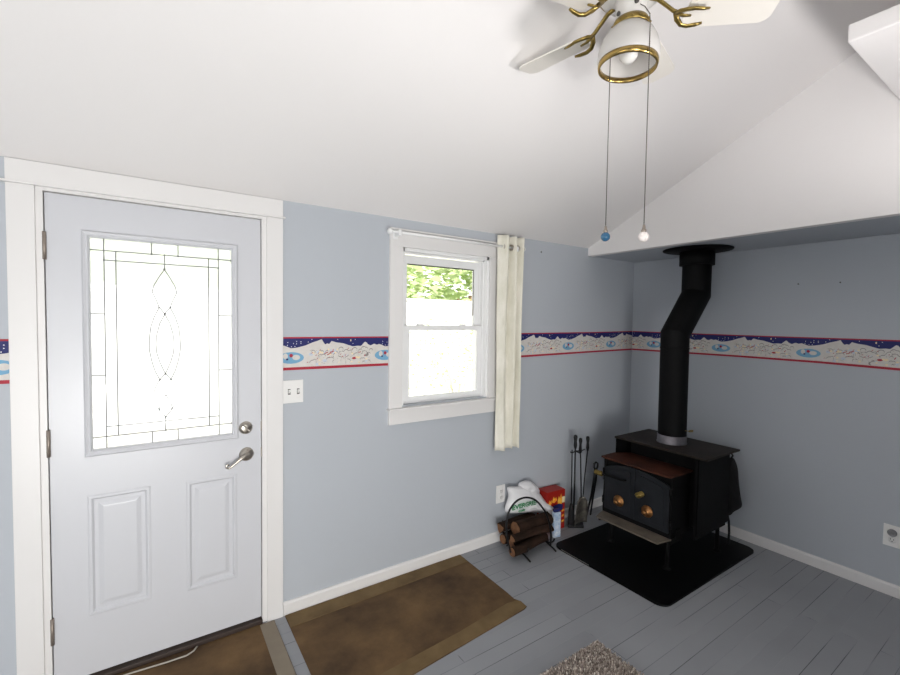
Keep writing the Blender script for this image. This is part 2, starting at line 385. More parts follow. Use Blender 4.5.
# lever handle and deadbolt
lx, lz = inv(-3.177, .884)
hd = part('door_handle', M['nickel'], door, lambda bm: (
    lathe(bm, [(0, -.004), (.033, -.004), (.034, .0), (.030, .006), (.020, .009), (.013, .012), (.012, .03), (0.013, .036), (0, .038)][::1], (lx, -.0225, lz), 28, (0, -1, 0)),
    tube(bm, [(lx, -.057, lz), (lx - .015, -.062, lz + .001), (lx - .035, -.064, lz - .010), (lx - .055, -.063, lz - .026), (lx - .072, -.062, lz - .040), (lx - .084, -.062, lz - .046), (lx - .095, -.062, lz - .042), (lx - .097, -.062, lz - .033), (lx - .089, -.062, lz - .028), (lx - .083, -.062, lz - .034)],
         [.011, .010, .0085, .007, .006, .0055, .005, .005, .0045, .003], 10)))
bx_, bz_ = inv(-3.180, 1.017)
db = part('deadbolt', M['nickel'], door, lambda bm: (
    lathe(bm, [(0, -.004), (.031, -.004), (.032, .0), (.028, .008), (.016, .011), (0, .012)], (bx_, -.0225, bz_), 28, (0, -1, 0)),
    prism(bm, [(bx_ - .017, bz_ + .014), (bx_ - .012, bz_ + .019), (bx_ + .018, bz_ - .012), (bx_ + .013, bz_ - .018)], -.049, -.033, 'xz', bev=.002)))
# latch and bolt plates on the jamb side of the door edge
part('strike_plate', M['hinge'], door, lambda bm: (box(bm, .3995, .4030, -.024, -.0, bz_ - .024, bz_ + .024), box(bm, .3995, .4030, -.024, -.0, lz - .024, lz + .024)))

# ------------------------------------------------------------------ window in the front wall
win = sstruct('window_1', (0, 0, 0))
tag(win, 'white double hung window with trees showing through its upper sash', 'window')
def wcasing(bm):
    box(bm, -2.405, -2.320, -.02, 0, 1.035, 1.995, bev=.002)
    box(bm, -1.656, -1.587, -.02, 0, 1.035, 1.995, bev=.002)
    box(bm, -2.405, -1.587, -.02, 0, 1.995, 2.088, bev=.002)
    box(bm, -2.412, -1.580, -.032, 0, 2.088, 2.100, bev=.002)
part('window_casing', M['trim'], win, wcasing)
part('window_sill', M['trim'], win, lambda bm: box(bm, -2.412, -1.580, -.042, .05, 1.022, 1.036, bev=.003))
part('apron', M['trim'], win, lambda bm: box(bm, -2.405, -1.587, -.022, 0, .938, 1.022, bev=.002))
def wjamb(bm):
    box(bm, WX0, WX0 + .022, -.004, .14, WZ0, WZ1); box(bm, WX1 - .022, WX1, -.004, .14, WZ0, WZ1)
    box(bm, WX0, WX1, -.004, .14, 1.975, WZ1); box(bm, WX0, WX1, .04, .14, WZ0 - .02, WZ0 + .01)
    for x in (WX0 + .022, WX1 - .030): box(bm, x, x + .008, .028, .036, WZ0, 1.975); box(bm, x, x + .008, .068, .076, WZ0, 1.975)
    box(bm, WX0 + .022, WX1 - .022, .028, .036, 1.967, 1.975)
part('window_jamb', M['vinyl'], win, wjamb)
def sash(name, x0, x1, z0, z1, y0, w, wb, wt):
    def f(bm):
        box(bm, x0, x0 + w, y0, y0 + .030, z0, z1, bev=.003); box(bm, x1 - w, x1, y0, y0 + .030, z0, z1, bev=.003)
        box(bm, x0 + w - .004, x1 - w + .004, y0, y0 + .030, z0, z0 + wb, bev=.003); box(bm, x0 + w - .004, x1 - w + .004, y0, y0 + .030, z1 - wt, z1, bev=.003)
    s = part(name, M['vinyl'], win, f)
    part('window_pane', M['glass'], s, lambda bm: box(bm, x0 + w - .002, x1 - w + .002, y0 + .012, y0 + .016, z0 + wb - .002, z1 - wt + .002))
    return s
lo = sash('lower_sash', -2.288, -1.668, 1.056, 1.530, .038, .047, .028, .030)
up_ = sash('upper_sash', -2.288, -1.668, 1.500, 1.965, .078, .047, .030, .050)
def seal(bm):
    box(bm, -2.245, -1.713, .0895, .0915, 1.908, 1.9175); box(bm, -1.7200, -1.7150, .0895, .0915, 1.60, 1.9165)
part('glazing_seal', M['slot'], up_, seal)
for xx in (-2.16, -1.83):
    part('sash_lock', M['vinyl'], lo, lambda bm: box(bm, xx - .022, xx + .022, .040, .064, 1.530, 1.540, bev=.004))

# curtain rod + curtain
rod = empty('curtain_rod', (-1.92, -.07, 2.064))
tag(rod, 'white curtain rod mounted across the top of the window', 'curtain rod')
part('rod', M['vinyl'], rod, lambda bm: tube(bm, [(-.50, 0, 0.003), (.50, 0, 0.003)], .0085, 12))
for s in (-1, 1):
    part('finial', M['vinyl'], rod, lambda bm: lathe(bm, [(0, -.002), (.011, 0), (.017, .007), (.018, .016), (.012, .026), (0, .029)], (s * .50, 0, .003), 16, (s, 0, 0)))
    part('bracket', M['vinyl'], rod, lambda bm: (box(bm, s * .455 - .010, s * .455 + .010, -.012, .049 if s < 0 else .0695, -.018, .016, bev=.003),
                                                box(bm, s * .455 - .016, s * .455 + .016, .044 if s < 0 else .0665, .0495 if s < 0 else .0695, -.03, .02, bev=.002)))
cur = empty('curtain', (-1.53, -.07, 0.66))
tag(cur, 'ivory grommet curtain bunched at the right side of the window', 'curtain')
cx0, cx1 = -1.628 + 1.53, -1.396 + 1.53
def curtain(bm):
    nu, nv = 120, 40; g = []
    for j in range(nv + 1):
        t = j / nv; z = 0.012 + t * (2.128 - .66)
        row = []
        for i in range(nu + 1):
            s = i / nu
            ph = 2 * PI * (.15 + 2.9 * s ** 1.5) + .35 * math.sin(2.2 * (1 - t))
            amp = .030 * (.75 + .25 * t) + .006 * math.sin(9 * s + 5 * t)
            x = cx0 + (cx1 - cx0) * (.02 * (1 - t) + s * (1 - .03 * (1 - t))) + .004 * math.sin(7 * t + 4 * s) * (1 - t)
            y = amp * math.cos(ph) + .004 * math.sin(23 * s + 11 * t) * (1 - t)
            row.append(bm.verts.new((x, y, z + .004 * math.sin(ph) + .006 * math.sin(3 * s) * (1 - t))))
        g.append(row)
    for j in range(nv):
        for i in range(nu):
            f = bm.faces.new((g[j][i], g[j][i+1], g[j+1][i+1], g[j+1][i])); f.smooth = True
cb = part('cloth', M['curtain'], cur, curtain, recalc=False)
sm = cb.modifiers.new('thick', 'SOLIDIFY'); sm.thickness = .003
for s_ in (.15, .48, .72, .9):
    gx = cx0 + (cx1 - cx0) * s_
    part('grommet', M['nickel'], cur, lambda bm: lathe(bm, [(.0135, -.003), (.021, -.003), (.0215, 0), (.021, .003), (.0135, .003), (.0125, 0)], (gx, 0.0, 2.067 - .66), 18, (1, .25, 0), close=True))

# ------------------------------------------------------------------ wallpaper border
BM = [mat('border_red', '#a81c33', 0.6), mat('border_navy', '#161d62', 0.6), mat('border_snow', '#dedad6', 0.6, col2='#cfcac4', noise_scale=30),
      mat('border_pond_blue', '#74a8c9', 0.6), mat('border_white_dots', '#f4f4f6', 0.6), mat('border_cream', '#f2dfb4', 0.6),
      mat('border_grey_line', '#8b8582', 0.6), mat('border_bluegrey', '#c7cfdb', 0.6)]
ZT_A = [(-4.05, 1.468), (-2.4, 1.465), (-1.336, 1.480), (-.58, 1.485), (0, 1.493)]
ZB_A = [(-4.05, 1.295), (-2.4, 1.292), (-1.336, 1.303), (-.58, 1.3155), (0, 1.3225)]
ZT_B = [(-3.4, 1.485), (-1.7, 1.488), (-.87, 1.488), (-.5, 1.490), (0, 1.493)]
ZB_B = [(-3.4, 1.308), (-1.7, 1.3125), (-1.34, 1.3225), (-.87, 1.3255), (-.5, 1.3242), (0, 1.3227)]
def interp(tab, x):
    if x <= tab[0][0]: return tab[0][1]
    for (a, b), (c, d) in zip(tab, tab[1:]):
        if x <= c: return b + (d - b) * (x - a) / (c - a)
    return tab[-1][1]
PER = .537
# one repeat of the skyline, s in 0..1 from pond centre to pond centre (left to right), h in 0..1 of the strip height
SKY = [(0, .66), (.06, .68), (.14, .74), (.2, .82), (.26, .88), (.3, .93), (.315, .84), (.335, .76), (.36, .80), (.375, .76), (.40, .87), (.45, .82), (.52, .79), (.58, .73), (.63, .68),
       (.68, .70), (.72, .69), (.76, .82), (.775, .83), (.80, .74), (.83, .70), (.87, .76), (.90, .72), (.93, .75), (.97, .70), (1.0, .66)]
def border(name, u0, u1, origin, wall, label):
    """u runs left to right as seen from the room; origin is the u of a pond centre"""
    tt, tb = (ZT_A, ZB_A) if wall == 'A' else (ZT_B, ZB_B)
    bm = bmesh.new()
    def pos(u, h, d):
        if wall == 'A': return (u, -d, interp(tb, u) + h * (interp(tt, u) - interp(tb, u)))
        y = -u; return (-d, y, interp(tb, y) + h * (interp(tt, y) - interp(tb, y)))
    cnt = [0]
    def poly(pts, d, mi):
        if len(pts) > 4 or mi in (0, 6): cnt[0] += 1; d += (cnt[0] % 160) * 2e-6
        pts = [(min(max(u, u0), u1), h) for u, h in pts]
        if max(p[0] for p in pts) - min(p[0] for p in pts) < 1e-4: return
        try:
            f = bm.faces.new([bm.verts.new(pos(u, h, d)) for u, h in pts]); f.material_index = mi
        except ValueError: pass
    def strip(h0f, h1f, d, mi, n):
        us = [u0 + (u1 - u0) * i / n for i in range(n + 1)]
        for a, b in zip(us, us[1:]): poly([(a, h0f(a)), (b, h0f(b)), (b, h1f(b)), (a, h1f(a))], d, mi)
    def sky(u):
        s = ((u - origin) / PER) % 1.0
        for (a, b), (c, e) in zip(SKY, SKY[1:]):
            if s <= c: return b + (e - b) * (s - a) / (c - a)
        return .66
    n = max(4, int((u1 - u0) / .006))
    strip(lambda u: 0, lambda u: 1, .0008, 0, max(2, n // 8))
    strip(lambda u: .60, lambda u: .955, .0014, 1, max(2, n // 8))
    strip(lambda u: .085, sky, .0018, 2, n)
    k0 = math.floor((u0 - origin) / PER) - 1; k1 = math.ceil((u1 - origin) / PER) + 1
    R = random.Random(5)
    H = .172
    def ell(u, h, ru, rh, d, mi, nn=20):
        poly([(u + ru * math.cos(2*PI*i/nn), h + rh * math.sin(2*PI*i/nn)) for i in range(nn)], d, mi)
    def stroke(u, h, du, dh, w, mi, d=.0026):
        L_ = math.hypot(du, dh * H) or 1; nu_, nh_ = -dh * H / L_ * w, du / L_ * w / H
        poly([(u - nu_, h - nh_), (u + du - nu_, h + dh - nh_), (u + du + nu_, h + dh + nh_), (u + nu_, h + nh_)], d, mi)
    for k in range(k0, k1 + 1):
        o = origin + k * PER
        if o + PER < u0 - .1 or o > u1 + .15: continue
        R.seed(3)
        ell(o, .37, .066, .175, .0022, 3)
        ell(o - .028, .42, .012, .09, .0026, 2); ell(o + .026, .38, .02, .08, .0026, 2); ell(o, .44, .009, .055, .0030, 0); ell(o - .02, .33, .006, .03, .003, 1)
        for i in range(150):                                # rounded snow lumps, houses and paths in grey outline
            u = o + .08 + R.random() * (PER - .16); h = .14 + R.random() * .48
            if h > sky(u) - .1: continue
            c = R.random()
            if c < .42:
                ru = .008 + .008 * R.random(); rh = ru / H * .9
                ell(u, h, ru, rh, .0022, 6, 12); ell(u, h - .012, ru * .88, rh * .84, .0024, 2, 12)
            elif c < .70: stroke(u, h, (R.random() - .5) * .03, (R.random() - .5) * .10, .0007, 6)
            elif c < .80: stroke(u, h, .007, .02 + .05 * R.random(), .0013, 0)
            elif c < .92: ell(u, h, .006, .03, .0025, 5, 10)
            else: ell(u, h, .012, .05, .0022, 7, 10)
        for (du, hh) in ((.175, .47), (.19, .43), (.205, .50)): stroke(o + du, hh, .02, .05, .0022, 0)
        ell(o + .345, .30, .013, .035, .0030, 0); ell(o + .36, .33, .008, .03, .0031, 5)
        stroke(o + .37, .48, .016, .02, .002, 0)
        for i in range(26):                                # stars
            u = o + R.random() * PER; h = .70 + R.random() * .23
            if h > sky(u) + .04: ell(u, h, .0022, .013, .0024, 4, 8)
        ell(o + .325, .88, .004, .035, .0024, 5, 8)
    ob = obj(name, bm, BM, recalc=False)
    for f in ob.data.polygons:
        pass
    return tag(ob, label, 'wallpaper border')
OA = -.303
border('wallpaper_border', -4.6, -4.0185, OA, 'A', 'snowy village wallpaper border strip left of the front door')
border('wallpaper_border', -3.0055, -2.4055, -2.963 + 0, 'A', 'snowy village wallpaper border strip between door and window')
border('wallpaper_border', -1.5865, -.0005, OA, 'A', 'snowy village wallpaper border strip from curtain to corner')
border('wallpaper_border', .0045, 3.3, .21, 'B', 'snowy village wallpaper border on wall behind the stovepipe')

# ------------------------------------------------------------------ switches and outlets
def screw(bm, p, ax): lathe(bm, [(.0035, 0), (.003, .0012), (0, .0014)], p, 10, ax)
sw = empty('light_switch', (-2.9525, -.0005, 1.181))
tag(sw, 'white double light switch plate beside the door casing', 'light switch')
part('plate', M['plate'], sw, lambda bm: (box(bm, -.0515, .0515, -.006, 0, -.060, .060, bev=.002), [screw(bm, (x, -.0062, z), (0, -1, 0)) for x in (-.021, .025) for z in (-.035, .035)]))
for x in (-.021, .025):
    t = part('toggle', M['plate'], sw, lambda bm: prism(bm, [(-.0062, -.009), (-.0062, .010), (-.017, .012), (-.019, .007)], x - .0045, x + .0045, 'yz', bev=.001))
    part('toggle_slot', M['slot'], sw, lambda bm: box(bm, x - .0065, x + .0065, -.0068, -.0055, -.0145, .0145))
def outlet(loc, rz, label, plug=False):
    o = empty('wall_outlet', loc, rz); tag(o, label, 'outlet', None)
    part('plate', M['plate'], o, lambda bm: (box(bm, -.040, .040, -.006, 0, -.063, .063, bev=.002), screw(bm, (0, -.0062, 0), (0, -1, 0))))
    for z in (.021, -.021):
        r = part('receptacle', M['plate'], o, lambda bm: lathe(bm, [(.0175, 0), (.0172, .003), (0, .0032)], (0, -.006, z), 20, (0, -1, 0)))
        part('slots', M['slot'], r, lambda bm: (box(bm, -.0075, -.0050, -.0098, -.009, z - .001, z + .009), box(bm, .0050, .0075, -.0098, -.009, z - .001, z + .008),
                                                lathe(bm, [(.003, 0), (0, .0006)], (0, -.0092, z - .008), 10, (0, -1, 0))))
    if plug:
        part('plug_adapter', M['greyring'], o, lambda bm: lathe(bm, [(.020, 0), (.021, .012), (.016, .018), (.010, .018), (.009, .012), (0, .012)], (0, -.0095, .022), 20, (0, -1, 0)))
    return o
outlet((-1.515, -.0005, .335), 0, 'white wall outlet under the window curtain, left of the firewood')
outlet((-.0005, -1.722, .348), -PI / 2, 'white wall outlet with grey round plug on the right wall', True)
for y, z in ((-1.217, 1.835), (-1.433, 1.832)):
    o = part('nail', M['slot'], None, lambda bm: (tube(bm, [(0.004, 0, -.001), (-.014, 0, .003)], .0016, 8), lathe(bm, [(0, 0), (.0045, 0), (.0045, .001), (0, .001)], (-.014, 0, .003), 10, (-1, 0, .2))), loc=(0, y, z))
    tag(o, 'small dark nail high on the right wall, %s' % ('nearer the stovepipe' if y > -1.3 else 'farther from the stovepipe'), 'nail')
o = part('nail', M['slot'], None, lambda bm: lathe(bm, [(0, .004), (.006, .002), (.006, 0), (0, 0)], (0, 0, 0), 12, (0, 1, 0)), loc=(-1.161, -.004, 2.081))
tag(o, 'small dark nail head on the window wall beside the curtain top', 'nail')

# ------------------------------------------------------------------ mats and rug
def mat_sheet(name, poly, z, label, bands):
    e = empty(name, (0, 0, 0)); tag(e, label, 'floor mat')
    part('matting', M['mat_brown'], e, lambda bm: prism(bm, poly, 0.0005, z, 'xy'))
    for nm, m, pl in bands: part(nm, m, e, lambda bm: prism(bm, pl, z + .0002, z + .0022, 'xy'))
    return e
mat_sheet('floor_mat', [(-2.998, -.018), (-1.872, -.018), (-1.880, -.50), (-1.885, -.565), (-1.868, -.60), (-1.872, -.652), (-1.90, -.662), (-2.72, -.730), (-2.998, -.735)], .003,
          'long stained brown mat on the floor below the window', [
    ('border_band', M['mat_edge'], [(-2.995, -.019), (-1.874, -.019), (-1.876, -.115), (-2.995, -.125)]),
    ('border_band', M['mat_edge'], [(-1.882, -.585), (-1.870, -.602), (-1.874, -.650), (-1.902, -.660), (-2.72, -.727), (-2.75, -.727), (-2.75, -.645), (-2.3, -.615), (-1.95, -.575)])])
mat_sheet('floor_mat', [(-4.0, -.019), (-3.094, -.019), (-3.094, -.024), (-3.052, -.024), (-3.050, -.80), (-4.0, -.80)], .003, 'stained brown mat in front of the door', [
    ('border_band', M['mat_gray'], [(-3.122, -.026), (-3.054, -.026), (-3.052, -.79), (-3.124, -.79)])])
st = part('draft_strip', M['strip'], None, lambda bm: tube(bm, [(-3.95, -.045, 0), (-3.80, -.042, 0), (-3.65, -.048, 0), (-3.52, -.062, 0.001), (-3.445, -.064, .001), (-3.415, -.050, .002), (-3.400, -.030, .004)], .0045, 8, flat=.6), loc=(0, 0, .0065))
tag(st, 'loose off-white rubber strip lying along the door threshold', 'draft strip')
def rug_build(bm):
    R = random.Random(2); x0, x1, y0, y1 = -3.0, -1.792, -2.6, -1.052
    box(bm, x0, x1, y0, y1, .0005, .010)
    for i in range(26000):
        # denser near the corner the camera sees
        x = x1 - (R.random() ** 1.5) * (x1 - x0); y = y1 - (R.random() ** 1.8) * (y1 - y0)
        a = R.random() * 2 * PI; h = .010 + .012 * R.random(); w = .0022
        dx, dy = math.cos(a) * w, math.sin(a) * w; lx_, ly_ = (R.random() - .5) * .018, (R.random() - .5) * .018
        v = [bm.verts.new((x - dx, y - dy, .009)), bm.verts.new((x + dx, y + dy, .009)), bm.verts.new((x + lx_ + dx, y + ly_ + dy, .009 + h)), bm.verts.new((x + lx_ - dx, y + ly_ - dy, .009 + h))]
        f = bm.faces.new(v); f.material_index = R.choice((0, 0, 1, 2))
rug = bmesh.new(); rug_build(rug)
rug = obj('shag_rug', rug, [mat('rug_taupe', '#bdb0a6', .95), mat('rug_dark_taupe', '#8f827a', .95), mat('rug_pale', '#e6dcd2', .95)], recalc=False)
tag(rug, 'speckled taupe shag rug whose corner shows at the bottom edge', 'rug')

# ------------------------------------------------------------------ hearth pad
def rrect(x0, x1, y0, y1, r, n=6):
    pts = []
    for cx, cy, a in ((x1 - r, y1 - r, 0), (x0 + r, y1 - r, 90), (x0 + r, y0 + r, 180), (x1 - r, y0 + r, 270)):
        for i in range(n + 1):
            t = math.radians(a + 90 * i / n); pts.append((cx + r * math.cos(t), cy + r * math.sin(t)))
    return pts
pad = empty('hearth_pad', (-.655, -.675, 0)); tag(pad, 'black rounded hearth board on the floor under the wood stove', 'hearth pad')
part('board', M['pad'], pad, lambda bm: prism(bm, rrect(-.6, .545, -.405, .410, .06), .0005, .012, 'xy', bev=.002))
part('edge_glint', M['padglint'], pad, lambda bm: box(bm, -.6025, -.5995, .10, .33, .008, .0115))  # bright strip standing in for the glint on the board's left edge

# ------------------------------------------------------------------ wood stove
stove = empty('wood_stove', (-.6, -.69, .012)); SZ = .012
tag(stove, 'black cast iron wood stove with stepped top and brass knobs on hearth board', 'wood stove')
def S(x, y, z): return (x + .6, y + .69, z - SZ)
def sbox(bm, x0, x1, y0, y1, z0, z1, bev=0.0): box(bm, x0 + .6, x1 + .6, y0 + .69, y1 + .69, z0 - SZ, z1 - SZ, bev)
def sprism(bm, poly, z0, z1, bev=0.0): prism(bm, [(x + .6, y + .69) for x, y in poly], z0 - SZ, z1 - SZ, 'xy', bev=bev)
# rear, taller box
part('firebox', M['iron'], stove, lambda bm: (sbox(bm, -.640, -.33, -.955, -.44, .225, .722, .004)))
for yy in (-.982, -.392): part('side_shield', M['iron'], stove, lambda bm: (sbox(bm, -.742, -.332, yy, yy + .006, .225, .722, .001), sbox(bm, -.742, -.736, min(yy, yy), yy + (.022 if yy < -.7 else .006), .225, .722, .001)))
part('top_plate', M['topplate'], stove, lambda bm: sbox(bm, -.760, -.325, -1.040, -.385, .722, .735, .003))
# front, lower box
part('front_box', M['iron'], stove, lambda bm: (sbox(bm, -.855, -.641, -.880, -.395, .20, .600, .004), sbox(bm, -.865, -.845, -.888, -.868, .20, .598, .003), sbox(bm, -.865, -.845, -.402, -.382, .20, .598, .003),
     sbox(bm, -.868, -.845, -.888, -.382, .200, .232, .003)))
part('step_plate', M['rust'], stove, lambda bm: sprism(bm, [(-.895, -.378), (-.905, -.41), (-.905, -.865), (-.895, -.895), (-.745, -.900), (-.643, -.900), (-.643, -.445), (-.745, -.376)], .600, .611, .002))
# double doors with arched top rail
def sdoor(y0, y1, flip):
    def f(bm):
        n = 8; pts = [(y0, .235), (y1, .235)]
        def top(y):
            t = (y + .635) / .25; return .585 - .055 * t * t
        pts += [(y1 + (y0 - y1) * i / n, top(y1 + (y0 - y1) * i / n)) for i in range(n + 1)]
        prism(bm, [(y + .69, z - SZ) for y, z in pts], -.876 + .6, -.853 + .6, 'yz', bev=.003)
        # raised inner field
        q = [(y0 + .03, .265), (y1 - .03, .265)] + [(y1 - .03 + (y0 - y1 + .06) * i / n, top(y1 - .03 + (y0 - y1 + .06) * i / n) - .035) for i in range(n + 1)]
        prism(bm, [(y + .69, z - SZ) for y, z in q], -.881 + .6, -.874 + .6, 'yz', bev=.002)
    return f
d1 = part('stove_door', M['ironface'], stove, sdoor(-.634, -.398, 0))
d2 = part('stove_door', M['ironface'], stove, sdoor(-.872, -.638, 1))
def knob(bm, p):
    lathe(bm, [(0, .0), (.038, .0), (.040, .004), (.038, .010), (.028, .012), (.022, .020), (.012, .024), (.011, .032), (.016, .038), (.014, .046), (0, .049)], S(*p), 24, (-1, 0, 0))
part('draft_knob', M['copper'], d1, lambda bm: knob(bm, (-.881, -.523, .328)))
part('draft_knob', M['copper'], d2, lambda bm: knob(bm, (-.881, -.735, .333)))
def coil(bm, c, ax, L_, R_, n, wire):
    ax = Vector(ax).normalized(); u, w = frame_of(ax); c = Vector(c); N = n * 12
    tube(bm, [c + ax * (L_ * i / N) + (u * math.cos(2*PI*i/12) + w * math.sin(2*PI*i/12)) * R_ for i in range(N + 1)], wire, 6)
part('spring_handle', M['agedbrass'], d2, lambda bm: (coil(bm, S(-.89, -.700, .438), (-1, 0, 0), .055, .015, 5, .0045), tube(bm, [S(-.87, -.700, .438), S(-.955, -.700, .438)], .007, 8)))
part('latch_handle', M['iron'], stove, lambda bm: tube(bm, [S(-.875, -.572, .486), S(-.905, -.555, .486), S(-.925, -.42, .492), S(-.925, -.405, .492)], .006, 8))
part('spring_handle', M['agedbrass'], stove, lambda bm: (coil(bm, S(-.925, -.410, .492), (0, 1, 0), .055, .014, 5, .0045), tube(bm, [S(-.925, -.412, .492), S(-.925, -.35, .492)], .006, 8)))
for y in (-.884, -.388):
    for z in (.27, .47): part('hinge_pin', M['iron'], stove, lambda bm: tube(bm, [S(-.872, y, z), S(-.872, y, z + .05)], .009, 10))
# ash lip
part('ash_shelf', M['shelf'], stove, lambda bm: sprism(bm, [(-.985, -.415), (-.985, -.868), (-.862, -.890), (-.862, -.380)], .196, .206, .001))
# bottom skirt, legs
part('skirt', M['iron'], stove, lambda bm: (sbox(bm, -.862, -.735, -.885, -.862, .165, .205), sbox(bm, -.735, -.34, -.972, -.955, .20, .23), sbox(bm, -.81, -.76, -.888, -.880, .175, .25, .003)))
for x, y, zt in ((-.868, -.455, .20), (-.868, -.870, .20), (-.365, -.935, .226), (-.365, -.46, .226)):
    def leg(bm, x=x, y=y, zt=zt):
        tube(bm, [S(x, y, zt), S(x, y, .022)], .0125, 12)
        lathe(bm, [(0, 0), (.024, 0), (.025, .004), (.014, .010), (.013, .014)], S(x, y, .012), 18)
    part('leg', M['iron'], stove, leg)
def pillow(bm, outline, cy, thick, seed, amp, plane='xz', rings=7, sub=4, mi=0):
    """stuffed shape: closed outline (a,b), bulging either side"""
    pts = []
    n = len(outline)
    for i in range(n):
        p0, p1, p2, p3 = (Vector(outline[(i + k - 1) % n]) for k in range(4))
        for s in range(sub):
            t = s / sub
            pts.append(0.5 * ((2*p1) + (p2 - p0)*t + (2*p0 - 5*p1 + 4*p2 - p3)*t*t + (3*p1 - p0 - 3*p2 + p3)*t*t*t))
    c = sum(pts, Vector((0, 0))) / len(pts)
    def V(a, b, d): return (a, d, b) if plane == 'xz' else (d, a, b)
    prev = {}
    for side in (-1, 1):
        rows = []
        for r in range(rings + 1):
            k = 1 - r / rings; row = []
            if r == rings:
                rows.append([bm.verts.new(V(c.x, c.y, cy + side * thick))]); break
            for i, p in enumerate(pts):
                if r == 0 and side == 1: row.append(prev[i]); continue
                q = c + (p - c) * k
                d = thick * math.sqrt(max(0, 1 - k * k)) * (1 + .25 * noise.noise(Vector((q.x * 14, q.y * 14, seed))))
                d += amp * noise.noise(Vector((q.x * 30, q.y * 30, seed + 5))) * (1 - k)
                v = bm.verts.new(V(q.x, q.y, cy + side * d)); row.append(v)
                if r == 0: prev[i] = v
            rows.append(row)
        m = len(pts)
        for a, b in zip(rows, rows[1:]):
            for i in range(m):
                if len(b) == 1: f = bm.faces.new((a[i], a[(i+1) % m], b[0]))
                else: f = bm.faces.new((a[i], a[(i+1) % m], b[(i+1) % m], b[i]))
                f.smooth = True; f.material_index = mi
blow = empty('oven_glove', (-.25, -.93, .24)); tag(blow, 'black cloth glove with cord hanging behind the stove', 'glove')
part('glove', M['blackcloth'], blow, lambda bm: pillow(bm, [(.02, .37), (-.02, .40), (-.045, .40), (-.068, .34), (-.078, .25), (-.092, .16), (-.103, .095), (-.082, .062), (-.055, .035), (-.03, .0), (.02, -.01), (.06, .03), (.07, .2), (.05, .33)], 0, .035, 3, .006, 'yz'))
part('cord', M['blackcloth'], blow, lambda bm: tube(bm, [(0, -.02, .395), (0, -.035, .42), (-.01, -.02, .45), (-.03, .02, .46), (-.065, .03, .455)], .006, 8))
part('strap', M['blackcloth'], blow, lambda bm: tube(bm, [(0, -.01, .02), (0, -.025, -.04), (.0, -.03, -.12), (0, -.028, -.2)], .008, 8))

# ------------------------------------------------------------------ stovepipe
pipe = empty('stovepipe', (-.555, -.70, .736)); tag(pipe, 'black offset stovepipe rising from the stove to the alcove ceiling', 'stovepipe')
ox, oy, oz = -.555, -.70, .736
part('base_collar', M['galv'], pipe, lambda bm: lathe(bm, [(.085, 0), (.096, .0), (.097, .003), (.0935, .008), (.0935, .056), (.085, .058)], (0, 0, 0), 36, close=True))
def elbow_pipe(bm):
    pts = [(-.553, .04 + oz), (-.555, .9), (-.558, 1.49), (-.298, 1.775), (-.298, 2.00)]
    n = 40; rings = []
    dirs = []
    for i in range(len(pts)):
        a = Vector(pts[max(i-1, 0)]); b = Vector(pts[i]); c = Vector(pts[min(i+1, len(pts)-1)])
        d1_ = (b - a).normalized() if i else (c - b).normalized(); d2_ = (c - b).normalized() if i < len(pts)-1 else d1_
        t = (d1_ + d2_).normalized(); k = 1 / max(.3, t.dot(d1_)); dirs.append((Vector((t.y, -t.x)), k))
    for (x, z), (nrm, k) in zip(pts, dirs):
        R_ = .091 if z < 1.6 else .0945
        rings.append([bm.verts.new((x - ox + nrm.x * k * R_ * math.cos(2*PI*j/n), R_ * math.sin(2*PI*j/n), z - oz + nrm.y * k * R_ * math.cos(2*PI*j/n))) for j in range(n)])
    for a, b in zip(rings, rings[1:]):
        for j in range(n):
            f = bm.faces.new((a[j], a[(j+1) % n], b[(j+1) % n], b[j])); f.smooth = True
    for ring in rings:
        for j in range(n):
            e = bm.edges.get((ring[j], ring[(j+1) % n]))
            if e: e.smooth = False
part('pipe', M['pipe'], pipe, elbow_pipe)
part('seam_ring', M['pipe'], pipe, lambda bm: (lathe(bm, [(.0905, 0), (.0935, .003), (.0935, .010), (.0905, .013)], (-.003, 0, 1.06 - oz + .33), 36),))
part('damper_handle', M['agedbrass'], pipe, lambda bm: (tube(bm, [(0, -.09, .10), (0, -.125, .102)], .003, 8), coil(bm, (0, -.118, .102), (.3, -.5, .1), .025, .007, 4, .002)))
part('ceiling_collar', M['pipe'], pipe, lambda bm: lathe(bm, [(.096, 0), (.114, 0), (.114, .095), (.096, .095)], (-.300 - ox, 0, 1.985 - oz), 36))
part('ceiling_flange', M['pipe'], pipe, lambda bm: lathe(bm, [(.10, 0), (.224, .012), (.226, .018), (.10, .02)], (-.300 - ox, 0, 2.080 - oz), 48))

# ------------------------------------------------------------------ fireplace tools
tools = empty('fireplace_tool_stand', (-.885, -.135, 0)); tag(tools, 'black iron stand for fireplace tools between red carton and stove', 'tool stand')
part('base', M['black'], tools, lambda bm: prism(bm, [(-.065, .0), (.0, .055), (.115, .01), (.03, -.075)], .0005, .016, 'xy', bev=.003))
part('pole', M['black'], tools, lambda bm: tube(bm, [(0, .0, .014), (0, .0, .60)], .006, 10))
part('handle', M['black'], tools, lambda bm: lathe(bm, [(0, 0), (.010, .005), (.014, .03), (.011, .06), (.016, .09), (.013, .105), (0, .112)], (0, 0, .595), 14))
part('hook_bar', M['black'], tools, lambda bm: (tube(bm, [(-.065, -.01, .585), (-.05, -.012, .575), (0, 0, .58), (.05, -.012, .575), (.085, -.02, .585)], .005, 8),
     tube(bm, [(0, .0, .58), (0, -.045, .575), (0, -.06, .59)], .005, 8)))
def tool_handle(bm, x, y, z): lathe(bm, [(0, 0), (.007, .003), (.012, .03), (.009, .07), (.014, .10), (.012, .115), (0, .12)], (x, y, z), 12)
